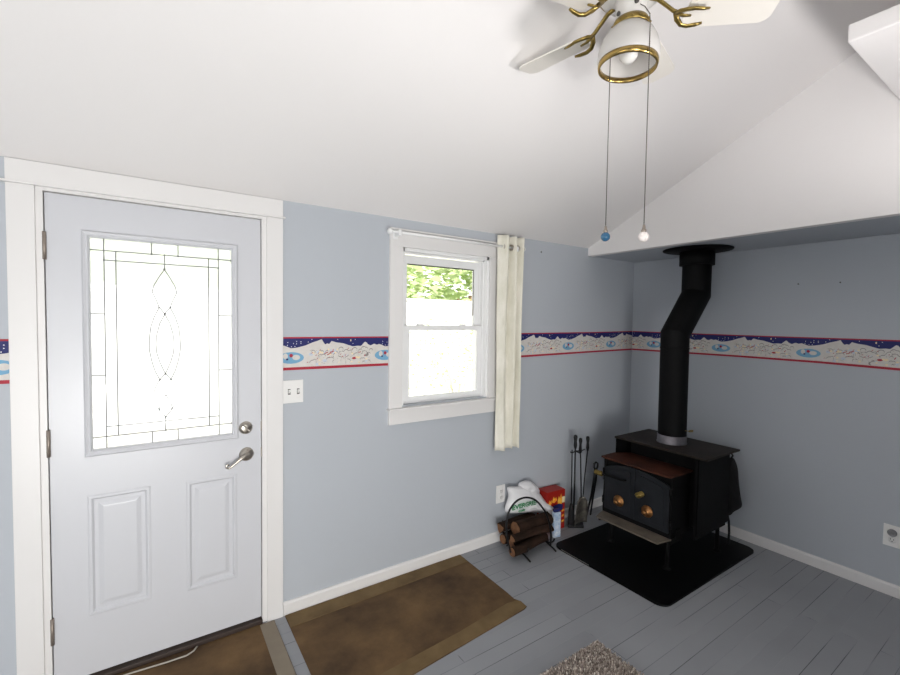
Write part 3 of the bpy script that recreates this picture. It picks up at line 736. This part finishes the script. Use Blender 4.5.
sh = empty('fireplace_shovel', (-.888, -.205, .04)); tag(sh, 'fireplace shovel with worn steel pan hanging on the tool stand', 'fireplace shovel')
part('shaft', M['black'], sh, lambda bm: tube(bm, [(0, 0, .20), (.006, .02, .50), (.012, 0.03, .545)], .005, 8))
part('handle', M['black'], sh, lambda bm: tool_handle(bm, .012, .03, .53))
def pan(bm):
    nx, nz = 10, 12; g = []
    for j in range(nz + 1):
        t = j / nz; w = .050 + .018 * math.sin(PI * min(1, (1 - t) * 1.1) / 2) if t < .9 else .045
        w *= 1 if t < .85 else (1 - (t - .85) * 3)
        g.append([bm.verts.new(((i / nx - .5) * 2 * w, -.004 - .022 * (1 - abs((i / nx - .5) * 2) ** 3) * -1 - .012 * t, .205 * t)) for i in range(nx + 1)])
    for j in range(nz):
        for i in range(nx):
            f = bm.faces.new((g[j][i], g[j][i+1], g[j+1][i+1], g[j+1][i])); f.smooth = True
p_ = part('pan', M['shovel'], sh, pan, recalc=False); md = p_.modifiers.new('thick', 'SOLIDIFY'); md.thickness = .003
pk = empty('fireplace_poker', (-.80, -.165, .02)); tag(pk, 'black fireplace poker leaning at the right of the tool stand', 'fireplace poker')
part('shaft', M['black'], pk, lambda bm: (tube(bm, [(-.03, 0, .02), (-.01, 0, .3), (.015, -.005, .56)], .0048, 8), tube(bm, [(-.025, 0, .09), (-.055, 0, .08), (-.06, 0, .11)], [.0045, .004, .002], 8)))
part('handle', M['black'], pk, lambda bm: tool_handle(bm, .015, -.005, .55))
br = empty('fireplace_brush', (-.945, -.16, .04)); tag(br, 'thin black fireplace brush hanging at the left of the tool stand', 'fireplace brush')
part('shaft', M['black'], br, lambda bm: tube(bm, [(0, 0, .14), (-.005, 0, .565)], .0045, 8))
part('bristles', M['blackcloth'], br, lambda bm: lathe(bm, [(0, 0), (.022, .0), (.024, .05), (.018, .11), (.010, .15), (0, .16)], (0, 0, 0), 14))
tg = empty('log_tongs', (-.69, -.20, 0.0)); tag(tg, 'black iron log tongs leaning left of the stove front', 'tongs')
part('tongs', M['black'], tg, lambda bm: (tube(bm, [(.0, .10, .012), (-.010, .05, .20), (-.02, .02, .33), (-.03, .0, .43)], [.008, .010, .012, .016], 8, flat=.7),
     tube(bm, [(.05, .10, .012), (.028, .06, .20), (-.0, .02, .33), (-.03, .0, .43)], [.008, .009, .010, .014], 8, flat=.7)))
part('loop_handle', M['black'], tg, lambda bm: tube(bm, [(-.03, 0, .42), (-.052, .0, .445), (-.05, .0, .475), (-.028, .0, .483), (-.008, .0, .47), (-.01, .0, .44), (-.03, 0, .42)], .0075, 8))
ptk = empty('ash_rake', (-.60, -.21, 0.0)); tag(ptk, 'short black ash rake standing against the stove front corner', 'ash rake')
part('rake', M['black'], ptk, lambda bm: (tube(bm, [(0, .02, .01), (0, .02, .2), (-.015, .0, .37)], .0065, 8), tube(bm, [(-.05, .02, .012), (.04, .02, .012)], .009, 8), tube(bm, [(-.012, .004, .33), (-.016, .0, .40)], .012, 8)))

# ------------------------------------------------------------------ firewood rack, logs, bag, carton
rk = empty('firewood_rack', (-1.41, -.19, 0)); tag(rk, 'black wire firewood holder with arched handle by the window wall', 'firewood rack')
def rack(bm):
    for x in (-.13, .11):
        tube(bm, [(x, -.132, .085), (x, -.122, .065), (x, -.10, .045), (x, -.05, .034), (x, .05, .034), (x, .10, .050), (x, .125, .10), (x, .13, .17)], .006, 8)
        tube(bm, [(x, -.15, .006), (x, -.125, .016), (x, -.06, .033)], .006, 8); tube(bm, [(x, .15, .006), (x, .125, .016), (x, .06, .033)], .006, 8)
    tube(bm, [(-.16, -.05, .034), (.15, -.05, .034)], .005, 8); tube(bm, [(-.16, .05, .034), (.15, .05, .034)], .005, 8)
part('cradle', M['black'], rk, rack)
def spline(P, n=5):
    out = []
    for i in range(len(P) - 1):
        p0, p1, p2, p3 = (Vector(P[min(max(i + k, 0), len(P) - 1)]) for k in (-1, 0, 1, 2))
        for q in range(n):
            t = q / n; out.append(tuple(.5 * ((2*p1) + (p2 - p0)*t + (2*p0 - 5*p1 + 4*p2 - p3)*t*t + (3*p1 - p0 - 3*p2 + p3)*t*t*t)))
    return out + [tuple(P[-1])]
AR = [(-1.70, .10), (-1.735, .22), (-1.735, .335), (-1.700, .395), (-1.645, .426), (-1.571, .426), (-1.489, .389), (-1.413, .311), (-1.363, .224), (-1.335, .119), (-1.34, .05)]
part('carry_handle', M['black'], rk, lambda bm: tube(bm, [(x + 1.42, -.125, z) for x, z in spline(AR)], .0062, 8))
def make_log(name, p0, p1, r, sec, seed, label):
    p0, p1 = Vector(p0) + Vector((.018, 0, 0)), Vector(p1) + Vector((.018, 0, 0)); mid = (p0 + p1) / 2
    e = empty(name, mid); tag(e, label, 'log', 'firewood logs in the rack')
    d = (p1 - p0).normalized(); u, w = frame_of(d); n = 36; nl = 16
    def rad(a, t):
        base = r * (1 + .14 * noise.noise(Vector((math.cos(a) * 1.5, math.sin(a) * 1.5, seed + t * 2.5))) + .10 * noise.noise(Vector((math.cos(a) * 6, math.sin(a) * 6, seed + t * 3))))
        if sec:                                  # split log: flat faces
            k = math.cos(PI / 3) / math.cos(((a + seed) % (2*PI/3)) - PI/3)
            base *= .35 + .9 * k * .75
        return base
    def bark(bm):
        rings = []
        for j in range(nl + 1):
            t = j / nl; c = p0 + (p1 - p0) * t - mid + u * (.012 * math.sin(seed + 3 * t))
            rings.append([bm.verts.new(c + (u * math.cos(2*PI*k/n) + w * math.sin(2*PI*k/n)) * rad(2*PI*k/n, t)) for k in range(n)])
        for a, b in zip(rings, rings[1:]):
            for k in range(n):
                f = bm.faces.new((a[k], a[(k+1) % n], b[(k+1) % n], b[k])); f.smooth = True
        bm.faces.new(rings[0][::-1]); bm.faces.new(rings[-1])
    part('bark', M['bark'], e, bark)
    for t, s in ((0, -1), (1, 1)):
        def end(bm):
            c = p0 + (p1 - p0) * t - mid + u * (.012 * math.sin(seed + 3 * t)) + d * s * .0012
            vs_ = [bm.verts.new(c + (u * math.cos(2*PI*k/n) + w * math.sin(2*PI*k/n)) * rad(2*PI*k/n, t) * .93) for k in range(n)]
            bm.faces.new(vs_)
        part('cut_end', M['endgrain'], e, end)
    return e
LG = 'log'
make_log(LG, (-1.665, -.270, .074), (-1.330, -.255, .078), .031, False, 1.0, 'round log with orange cut end at the front bottom of the pile')
make_log(LG, (-1.600, -.195, .075), (-1.270, -.190, .078), .033, True, 2.3, 'split log in the middle of the bottom row of the pile')
make_log(LG, (-1.610, -.125, .078), (-1.270, -.120, .078), .033, False, 3.1, 'log at the wall side of the bottom row of the pile')
make_log(LG, (-1.640, -.262, .140), (-1.300, -.268, .138), .030, True, 4.1, 'thin split log resting on the front of the pile')
make_log(LG, (-1.560, -.190, .164), (-1.235, -.185, .157), .047, False, 6.6, 'thickest dark barked log on top of the firewood pile')
make_log(LG, (-1.630, -.112, .158), (-1.300, -.105, .150), .038, True, 8.8, 'split log with orange cut end at upper left of the pile')

bag = empty('plastic_bag', (-1.325, -.085, .190), math.radians(-5)); tag(bag, 'crumpled white plastic bag with green lettering on the firewood', 'plastic bag')
bag_out = [(-.175, .205), (-.165, .14), (-.19, .07), (-.185, .03), (-.12, .01), (-.02, -.005), (.10, -.03), (.20, -.09), (.265, -.10), (.285, -.06), (.255, -.01), (.18, .04), (.13, .10), (.05, .165), (-.03, .19), (-.10, .20)]
part('bag_body', M['bagwhite'], bag, lambda bm: pillow(bm, bag_out, 0.015, .052, 8.0, .020))
part('bag_neck', M['bagwhite'], bag, lambda bm: pillow(bm, [(-.06, .17), (-.055, .205), (-.02, .215), (.03, .215), (.085, .18), (.125, .125), (.10, .08), (.03, .10)], 0.03, .05, 2.2, .022))
# lettering: real letters wrapped on the bag front
def lettering(text, size, origin, curve_r, parent, m, name='printed_lettering'):
    cu = bpy.data.curves.new(name, 'FONT'); cu.body = text; cu.size = size; cu.extrude = .0006; cu.offset = .0012 * (size / .05)
    to = bpy.data.objects.new(name, cu)
    me = bpy.data.meshes.new_from_object(to); bpy.data.objects.remove(to)
    w = max(v.co.x for v in me.vertices) or 1
    for v in me.vertices:
        x, y, z = v.co; t = (x / w - .5)
        v.co = Vector((origin[0] + (x - w/2), origin[1] - z + curve_r[0] * t * t * 4, origin[2] + y - curve_r[1] * t * t * 4))
    me.materials.append(m)
    o_ = bpy.data.objects.new(name, me); C.objects.link(o_); o_.parent = parent; return o_
lt = lettering('EVERGREEN', .044, (-.045, -.052, .070), (.026, .018), bag, M['green'])
lettering('quality', .022, (-.085, -.050, .042), (.010, .004), bag, M['green'])

ct = empty('firestarter_carton', (-1.050, -.056, 0), math.radians(-4)); tag(ct, 'red carton with orange flame print standing against the wall', 'carton')
part('carton_body', M['redbox'], ct, lambda bm: box(bm, -.10, .082, -.06, .045, .0005, .300, bev=.002))
for pl in ([(-.05, .22), (-.03, .212), (.0, .23), (-.010, .252), (-.022, .24), (-.034, .26), (-.042, .24)], [(-.085, .205), (-.065, .197), (-.055, .215), (-.057, .237), (-.069, .225), (-.077, .24)],
           [(.010, .19), (.045, .185), (.050, .225), (.040, .27), (.030, .235), (.018, .255), (.008, .22)], [(.050, .05), (.076, .055), (.074, .068), (.052, .064)], [(.050, .09), (.076, .095), (.074, .108), (.052, .104)], [(.050, .13), (.076, .135), (.074, .148), (.052, .144)]):
    part('flame_print', M['flame'], ct, lambda bm: prism(bm, pl, -.0625, -.0602, 'xz'))
part('navy_print', M['navyprint'], ct, lambda bm: prism(bm, [(-.04, .15), (.055, .145), (.06, .185), (.02, .20), (-.035, .19)], -.0632, -.0602, 'xz'))
part('yellow_print', M['yellowprint'], ct, lambda bm: box(bm, .052, .077, -.0625, -.0602, .20, .245))
pkt = empty('paper_packet', (-1.135, -.185, 0), math.radians(-12)); tag(pkt, 'narrow pale blue and white packet standing in front of the red carton', 'packet')
part('packet_body', M['packet'], pkt, lambda bm: box(bm, -.03, .03, -.018, .018, .0005, .185, bev=.006))
part('packet_cap', M['navyprint'], pkt, lambda bm: box(bm, -.026, .026, -.014, .014, .185, .207, bev=.006))

# ------------------------------------------------------------------ ceiling fan
FX, FY = -2.189, -1.413
fan = empty('ceiling_fan', (FX, FY, 2.6)); tag(fan, 'white ceiling fan with brass arms and a bell glass lamp', 'ceiling fan')
ceil_h = ZA - SL * FY - 2.6
part('canopy', M['fanwhite'], fan, lambda bm: lathe(bm, [(.02, ceil_h - .085), (.055, ceil_h - .07), (.075, ceil_h - .035), (.078, ceil_h + .03), (0, ceil_h + .03)], (0, 0, 0), 32))
part('motor_housing', M['fanwhite'], fan, lambda bm: lathe(bm, [(0, .065), (.06, .065), (.095, .075), (.105, .09), (.107, .135), (.085, .155), (.035, .165), (.02, .17), (0, .17)], (0, 0, 0), 40))
part('motor_band', M['agedbrass'], fan, lambda bm: lathe(bm, [(.104, .088), (.109, .090), (.109, .100), (.106, .102)], (0, 0, 0), 40))
part('switch_housing', M['fanwhite'], fan, lambda bm: lathe(bm, [(.0, .066), (.052, .066), (.056, .06), (.050, .045), (.048, .0), (.050, -.004), (0, -.006)], (0, 0, 0), 32))
for a, z in ((math.radians(-128), .030), (math.radians(165), .012)):
    part('switch_knob', M['slot'], fan, lambda bm: lathe(bm, [(.006, 0), (.008, .006), (0, .010)], (.049 * math.cos(a), .049 * math.sin(a), z), 10, (math.cos(a), math.sin(a), 0)))
for k in range(5):
    a = math.radians((-45, 19, 100, 171, 243)[k])
    ca, sa = math.cos(a), math.sin(a)
    def W(r, s, z): return (r * ca - s * sa, r * sa + s * ca, z)
    def armf(bm):
        tube(bm, [W(.055, 0, .072), W(.085, 0, .062), (W(.11, 0, .040)), W(.135, 0, .018), W(.150, 0, .010)], [.010, .009, .008, .008, .009], 10, flat=.7)
        for s in (-1, 1):
            tube(bm, [W(.143, 0, .010), W(.152, s * .022, .002), W(.168, s * .038, -.006), W(.190, s * .044, -.009), W(.215, s * .040, -.010), W(.235, s * .036, -.009)], [.009, .009, .0085, .008, .0075, .005], 10, flat=.7)
        tube(bm, [W(.145, 0, .010), W(.165, 0, .0), W(.19, 0, -.004)], [.008, .007, .004], 8, flat=.7)
    part('blade_arm', M['agedbrass'], fan, armf)
    def blade(bm):
        tilt = math.radians(-12)
        out = [(.175, -.046), (.20, -.052), (.40, -.062)] + [(.415 + .032 * math.sin(math.radians(t)), -.062 + .032 - .032 * math.cos(math.radians(t))) for t in (15, 45, 75, 90)] + \
              [(.447, 0), (.447, .030)] + [(.415 + .032 * math.cos(math.radians(t)), .030 + .032 * math.sin(math.radians(t))) for t in (15, 45, 75, 90)] + [(.20, .052), (.175, .046), (.165, 0)]
        A = []; B_ = []
        for r_, s_ in out:
            z = s_ * math.sin(tilt)
            A.append(bm.verts.new(W(r_, s_ * math.cos(tilt), z))); B_.append(bm.verts.new(W(r_, s_ * math.cos(tilt), z + .006)))
        bm.faces.new(A[::-1]); bm.faces.new(B_); n = len(out)
        for i in range(n): bm.faces.new((A[i], A[(i+1) % n], B_[(i+1) % n], B_[i]))
    part('blade', M['blade'], fan, blade)
# lamp under the fan, tipped slightly towards the room
lampE = part('lamp_fitter', M['agedbrass'], fan, lambda bm: (lathe(bm, [(.046, 0), (.055, -.002), (.060, -.012), (.062, -.026), (.056, -.028), (.046, -.01)], (0, 0, 0), 36),
     [lathe(bm, [(0, -.004), (.004, 0), (0, .004)], (.062 * math.cos(q * PI / 9), .062 * math.sin(q * PI / 9), -.018), 8, (math.cos(q * PI / 9), math.sin(q * PI / 9), 0)) for q in range(18)]))
AX = Vector((-.05, .02, -1)).normalized()
shp = part('lamp_shade', M['milk'], fan, lambda bm: lathe(bm, [(.048, .022), (.060, .030), (.078, .048), (.091, .072), (.100, .105), (.101, .130), (.095, .148), (.092, .148), (.097, .130), (.096, .106), (.088, .076), (.074, .052), (.056, .034), (.045, .026)], (0, 0, 0), 48, AX, close=True))
part('brass_ring', M['brass'], shp, lambda bm: lathe(bm, [(.091, .142), (.0975, .141), (.0985, .150), (.0965, .160), (.091, .161), (.089, .152)], (0, 0, 0), 48, AX, close=True))
part('light_bulb', M['lamp_bulb'], fan, lambda bm: lathe(bm, [(0, .142), (.017, .138), (.029, .125), (.032, .108), (.025, .085), (.014, .065), (.013, .0), (0, 0)], (0, 0, 0), 24, AX))
def chain_part(top, pts, zend, ballm, label_ball):
    def f(bm):
        tube(bm, pts, .0014, 6)
        for a, b in zip(pts, pts[1:]):
            a, b = Vector(a), Vector(b); n = max(1, int((b - a).length / .0065))
            for i in range(n): 
                c = a + (b - a) * (i / n)
                lathe(bm, [(0, -.002), (.0023, 0), (0, .002)], c, 5)
    ch = part('pull_chain', M['chain'], fan, f)
    x, y = pts[-1][0], pts[-1][1]
    part('pull_cap', M['hinge'], ch, lambda bm: lathe(bm, [(0, .032), (.004, .030), (.006, .018), (.009, .012), (.008, .006), (0, .004)], (x, y, zend), 14))
    b = part('pull_ball', ballm, ch, lambda bm: lathe(bm, [(.0168 * math.sin(PI * i / 12), -.0168 * math.cos(PI * i / 12)) for i in range(13)], (x, y, zend - .008), 20)); b['label'] = label_ball
D1 = Vector((.7994, .6007)); D2 = Vector((.8420, .5396)); c0 = Vector((-3.563, -2.3657))
a1 = c0 + D1 * 1.735; a2 = c0 + D2 * 1.590
x1_, y1_, x2_, y2_ = a1.x - FX, a1.y - FY, a2.x - FX, a2.y - FY
chain_part(0, [(.040 * x1_ / a1.length if 0 else x1_ * .45, y1_ * .45, .02), (x1_ * .8, y1_ * .8, -.005), (x1_, y1_, -.06), (x1_, y1_, -.695)], -.712, M['blueball'], 'blue glazed ball')
chain_part(0, [(x2_ * .42, y2_ * .42, .030), (x2_ * .72, y2_ * .72, .0), (x2_ * .97, y2_ * .97, -.040), (x2_, y2_, -.07), (x2_, y2_, -.725)], -.745, M['whiteball'], 'white ceramic ball')

# unseen uplighter added behind the camera on the right to brighten the ceiling
LX, LY = -1.85, -2.42
fill_lamp = empty('added_fill_lamp', (LX, LY, 0)); tag(fill_lamp, 'slim white uplighter added unseen behind the camera to brighten the ceiling', 'added fill lamp')
part('base', M['fanwhite'], fill_lamp, lambda bm: lathe(bm, [(0, .0005), (.13, .0005), (.13, .014), (.03, .03), (0, .03)], (0, 0, 0), 32))
part('pole', M['fanwhite'], fill_lamp, lambda bm: tube(bm, [(0, 0, .02), (0, 0, 1.49)], .012, 12))
part('lamp_bowl', M['fanwhite'], fill_lamp, lambda bm: lathe(bm, [(0, 1.47), (.05, 1.475), (.12, 1.51), (.155, 1.56), (.15, 1.56), (.115, 1.518), (.05, 1.485), (0, 1.48)], (0, 0, 0), 32))
ld = bpy.data.lights.new('added_fill_light', 'SPOT'); ld.energy = 48; ld.shadow_soft_size = .12; ld.spot_size = math.radians(158); ld.spot_blend = .45; ld.color = (1, .972, .962)  # added fill light for the ceiling
lo_ = bpy.data.objects.new('added_fill_light', ld); C.objects.link(lo_); lo_.location = (LX, LY, 1.66); lo_.rotation_euler = (PI, 0, 0)

# ------------------------------------------------------------------ rear openings that admit the daylight
def simple_window(name, a0, a1, z0, z1, plane, c):
    w = sstruct(name, (0, 0, 0))
    def fr(bm):
        m_ = (a0 + a1) / 2
        for (p, q, r, s) in ((a0, a0 + .05, z0, z1), (a1 - .05, a1, z0, z1), (m_ - .03, m_ + .03, z0, z1), (a0, a1, z0, z0 + .05), (a0, a1, z1 - .05, z1)):
            if plane == 'y': box(bm, p, q, c - .03, c + .03, r, s)
            else: box(bm, c - .03, c + .03, p, q, r, s)
    part('window_frame', M['vinyl'], w, fr)
    part('window_pane', M['glass'], w, lambda bm: box(bm, a0 + .04, a1 - .04, c - .003, c + .003, z0 + .04, z1 - .04) if plane == 'y' else box(bm, c - .003, c + .003, a0 + .04, a1 - .04, z0 + .04, z1 - .04))
simple_window('window_2', -4.8, -3.0, .08, 2.1, 'y', YB - .05)
simple_window('window_3', -3.1, -1.7, .85, 2.05, 'x', XL - .05)

# ------------------------------------------------------------------ outside
struct('ground', M['ground'], lambda bm: box(bm, -25, 30, .14, 40, -.5, -.4))
fence = empty('garden_fence', (0, 7.0, -.4)); tag(fence, 'bright white board fence seen outside through window and door glass', 'fence')
part('boards', M['fence'], fence, lambda bm: [box(bm, -14 + .2 * i, -14 + .2 * i + .194, 0, .03, 0, 2.42) for i in range(150)])
part('top_rail', M['fence'], fence, lambda bm: box(bm, -14, 16, -.03, .06, 2.42, 2.48))
def make_tree(loc, h, rx, rz, n, seed, label, ls=.17):
    t = empty('garden_tree', loc); tag(t, label, 'tree', 'trees behind the fence')
    part('trunk', M['trunk'], t, lambda bm: (tube(bm, [(0, 0, 0), (.08, 0, h * .3), (0, .05, h * .62)], [.16, .12, .07], 10), tube(bm, [(.05, 0, h * .35), (.6, -.1, h * .6)], [.07, .03], 8), tube(bm, [(.03, 0, h * .4), (-.6, .1, h * .62)], [.06, .03], 8)))
    R = random.Random(seed)
    def crown(bm):
        for i in range(n):
            while True:
                p = Vector((R.uniform(-1, 1), R.uniform(-1, 1), R.uniform(-1, 1)))
                if .3 < p.length < 1 and noise.noise(p * 2.4 + Vector((seed, 0, 0))) > -.18: break
            c = Vector((p.x * rx, p.y * rx, h * .62 + p.z * rz)); a = Vector((R.gauss(0, 1), R.gauss(0, 1), R.gauss(0, 1))).normalized(); u, w = frame_of(a); s = ls * R.uniform(.6, 1.3)
            bm.faces.new([bm.verts.new(c + u * s), bm.verts.new(c + w * s * .45), bm.verts.new(c - u * s), bm.verts.new(c - w * s * .45)])
    part('foliage', M['leaf'], t, crown, recalc=False)
for i, (x, y, h) in enumerate(((-3.8, 10.0, 4.6), (1.0, 10.0, 4.6), (5.8, 10.2, 4.6), (10.6, 10.5, 4.6))):
    make_tree((x, y, -.4), h, 2.35, 1.9, 2600, i * 3.7 + 1, 'sunlit pale green leafy tree outside beyond the white fence, ' + ('leftmost of four', 'second from the left', 'third from the left', 'rightmost of four')[i])
bush = empty('garden_shrub', (2.0, 5.6, -.4)); tag(bush, 'pale sunlit shrub outside in front of the fence', 'shrub')
def bush_f(bm):
    R = random.Random(4)
    for i in range(700):
        a = R.random() * 2 * PI; r = R.random() ** .5; z = .5 + 1.5 * R.random()
        c = Vector((1.5 * r * math.cos(a), .4 * r * math.sin(a), z)); n_ = Vector((R.gauss(0, 1), R.gauss(0, 1), R.gauss(0, 1))).normalized(); u, w = frame_of(n_); s = .05
        bm.faces.new([bm.verts.new(c + u * s), bm.verts.new(c + w * s * .4), bm.verts.new(c - u * s), bm.verts.new(c - w * s * .4)])
part('foliage', mat('whitish_green_leaves', '#bccb98', .9, spec=.1), bush, bush_f, recalc=False)
part('stems', mat('pale_stems', '#cfcbc0', .9), bush, lambda bm: [tube(bm, [(0, 0, 0), (math.cos(k) * .3, math.sin(k) * .1, .7), (math.cos(k) * 1.1, math.sin(k) * .3, 1.6)], [.02, .015, .006], 6) for k in range(7)])
bpy.context.view_layer.update()
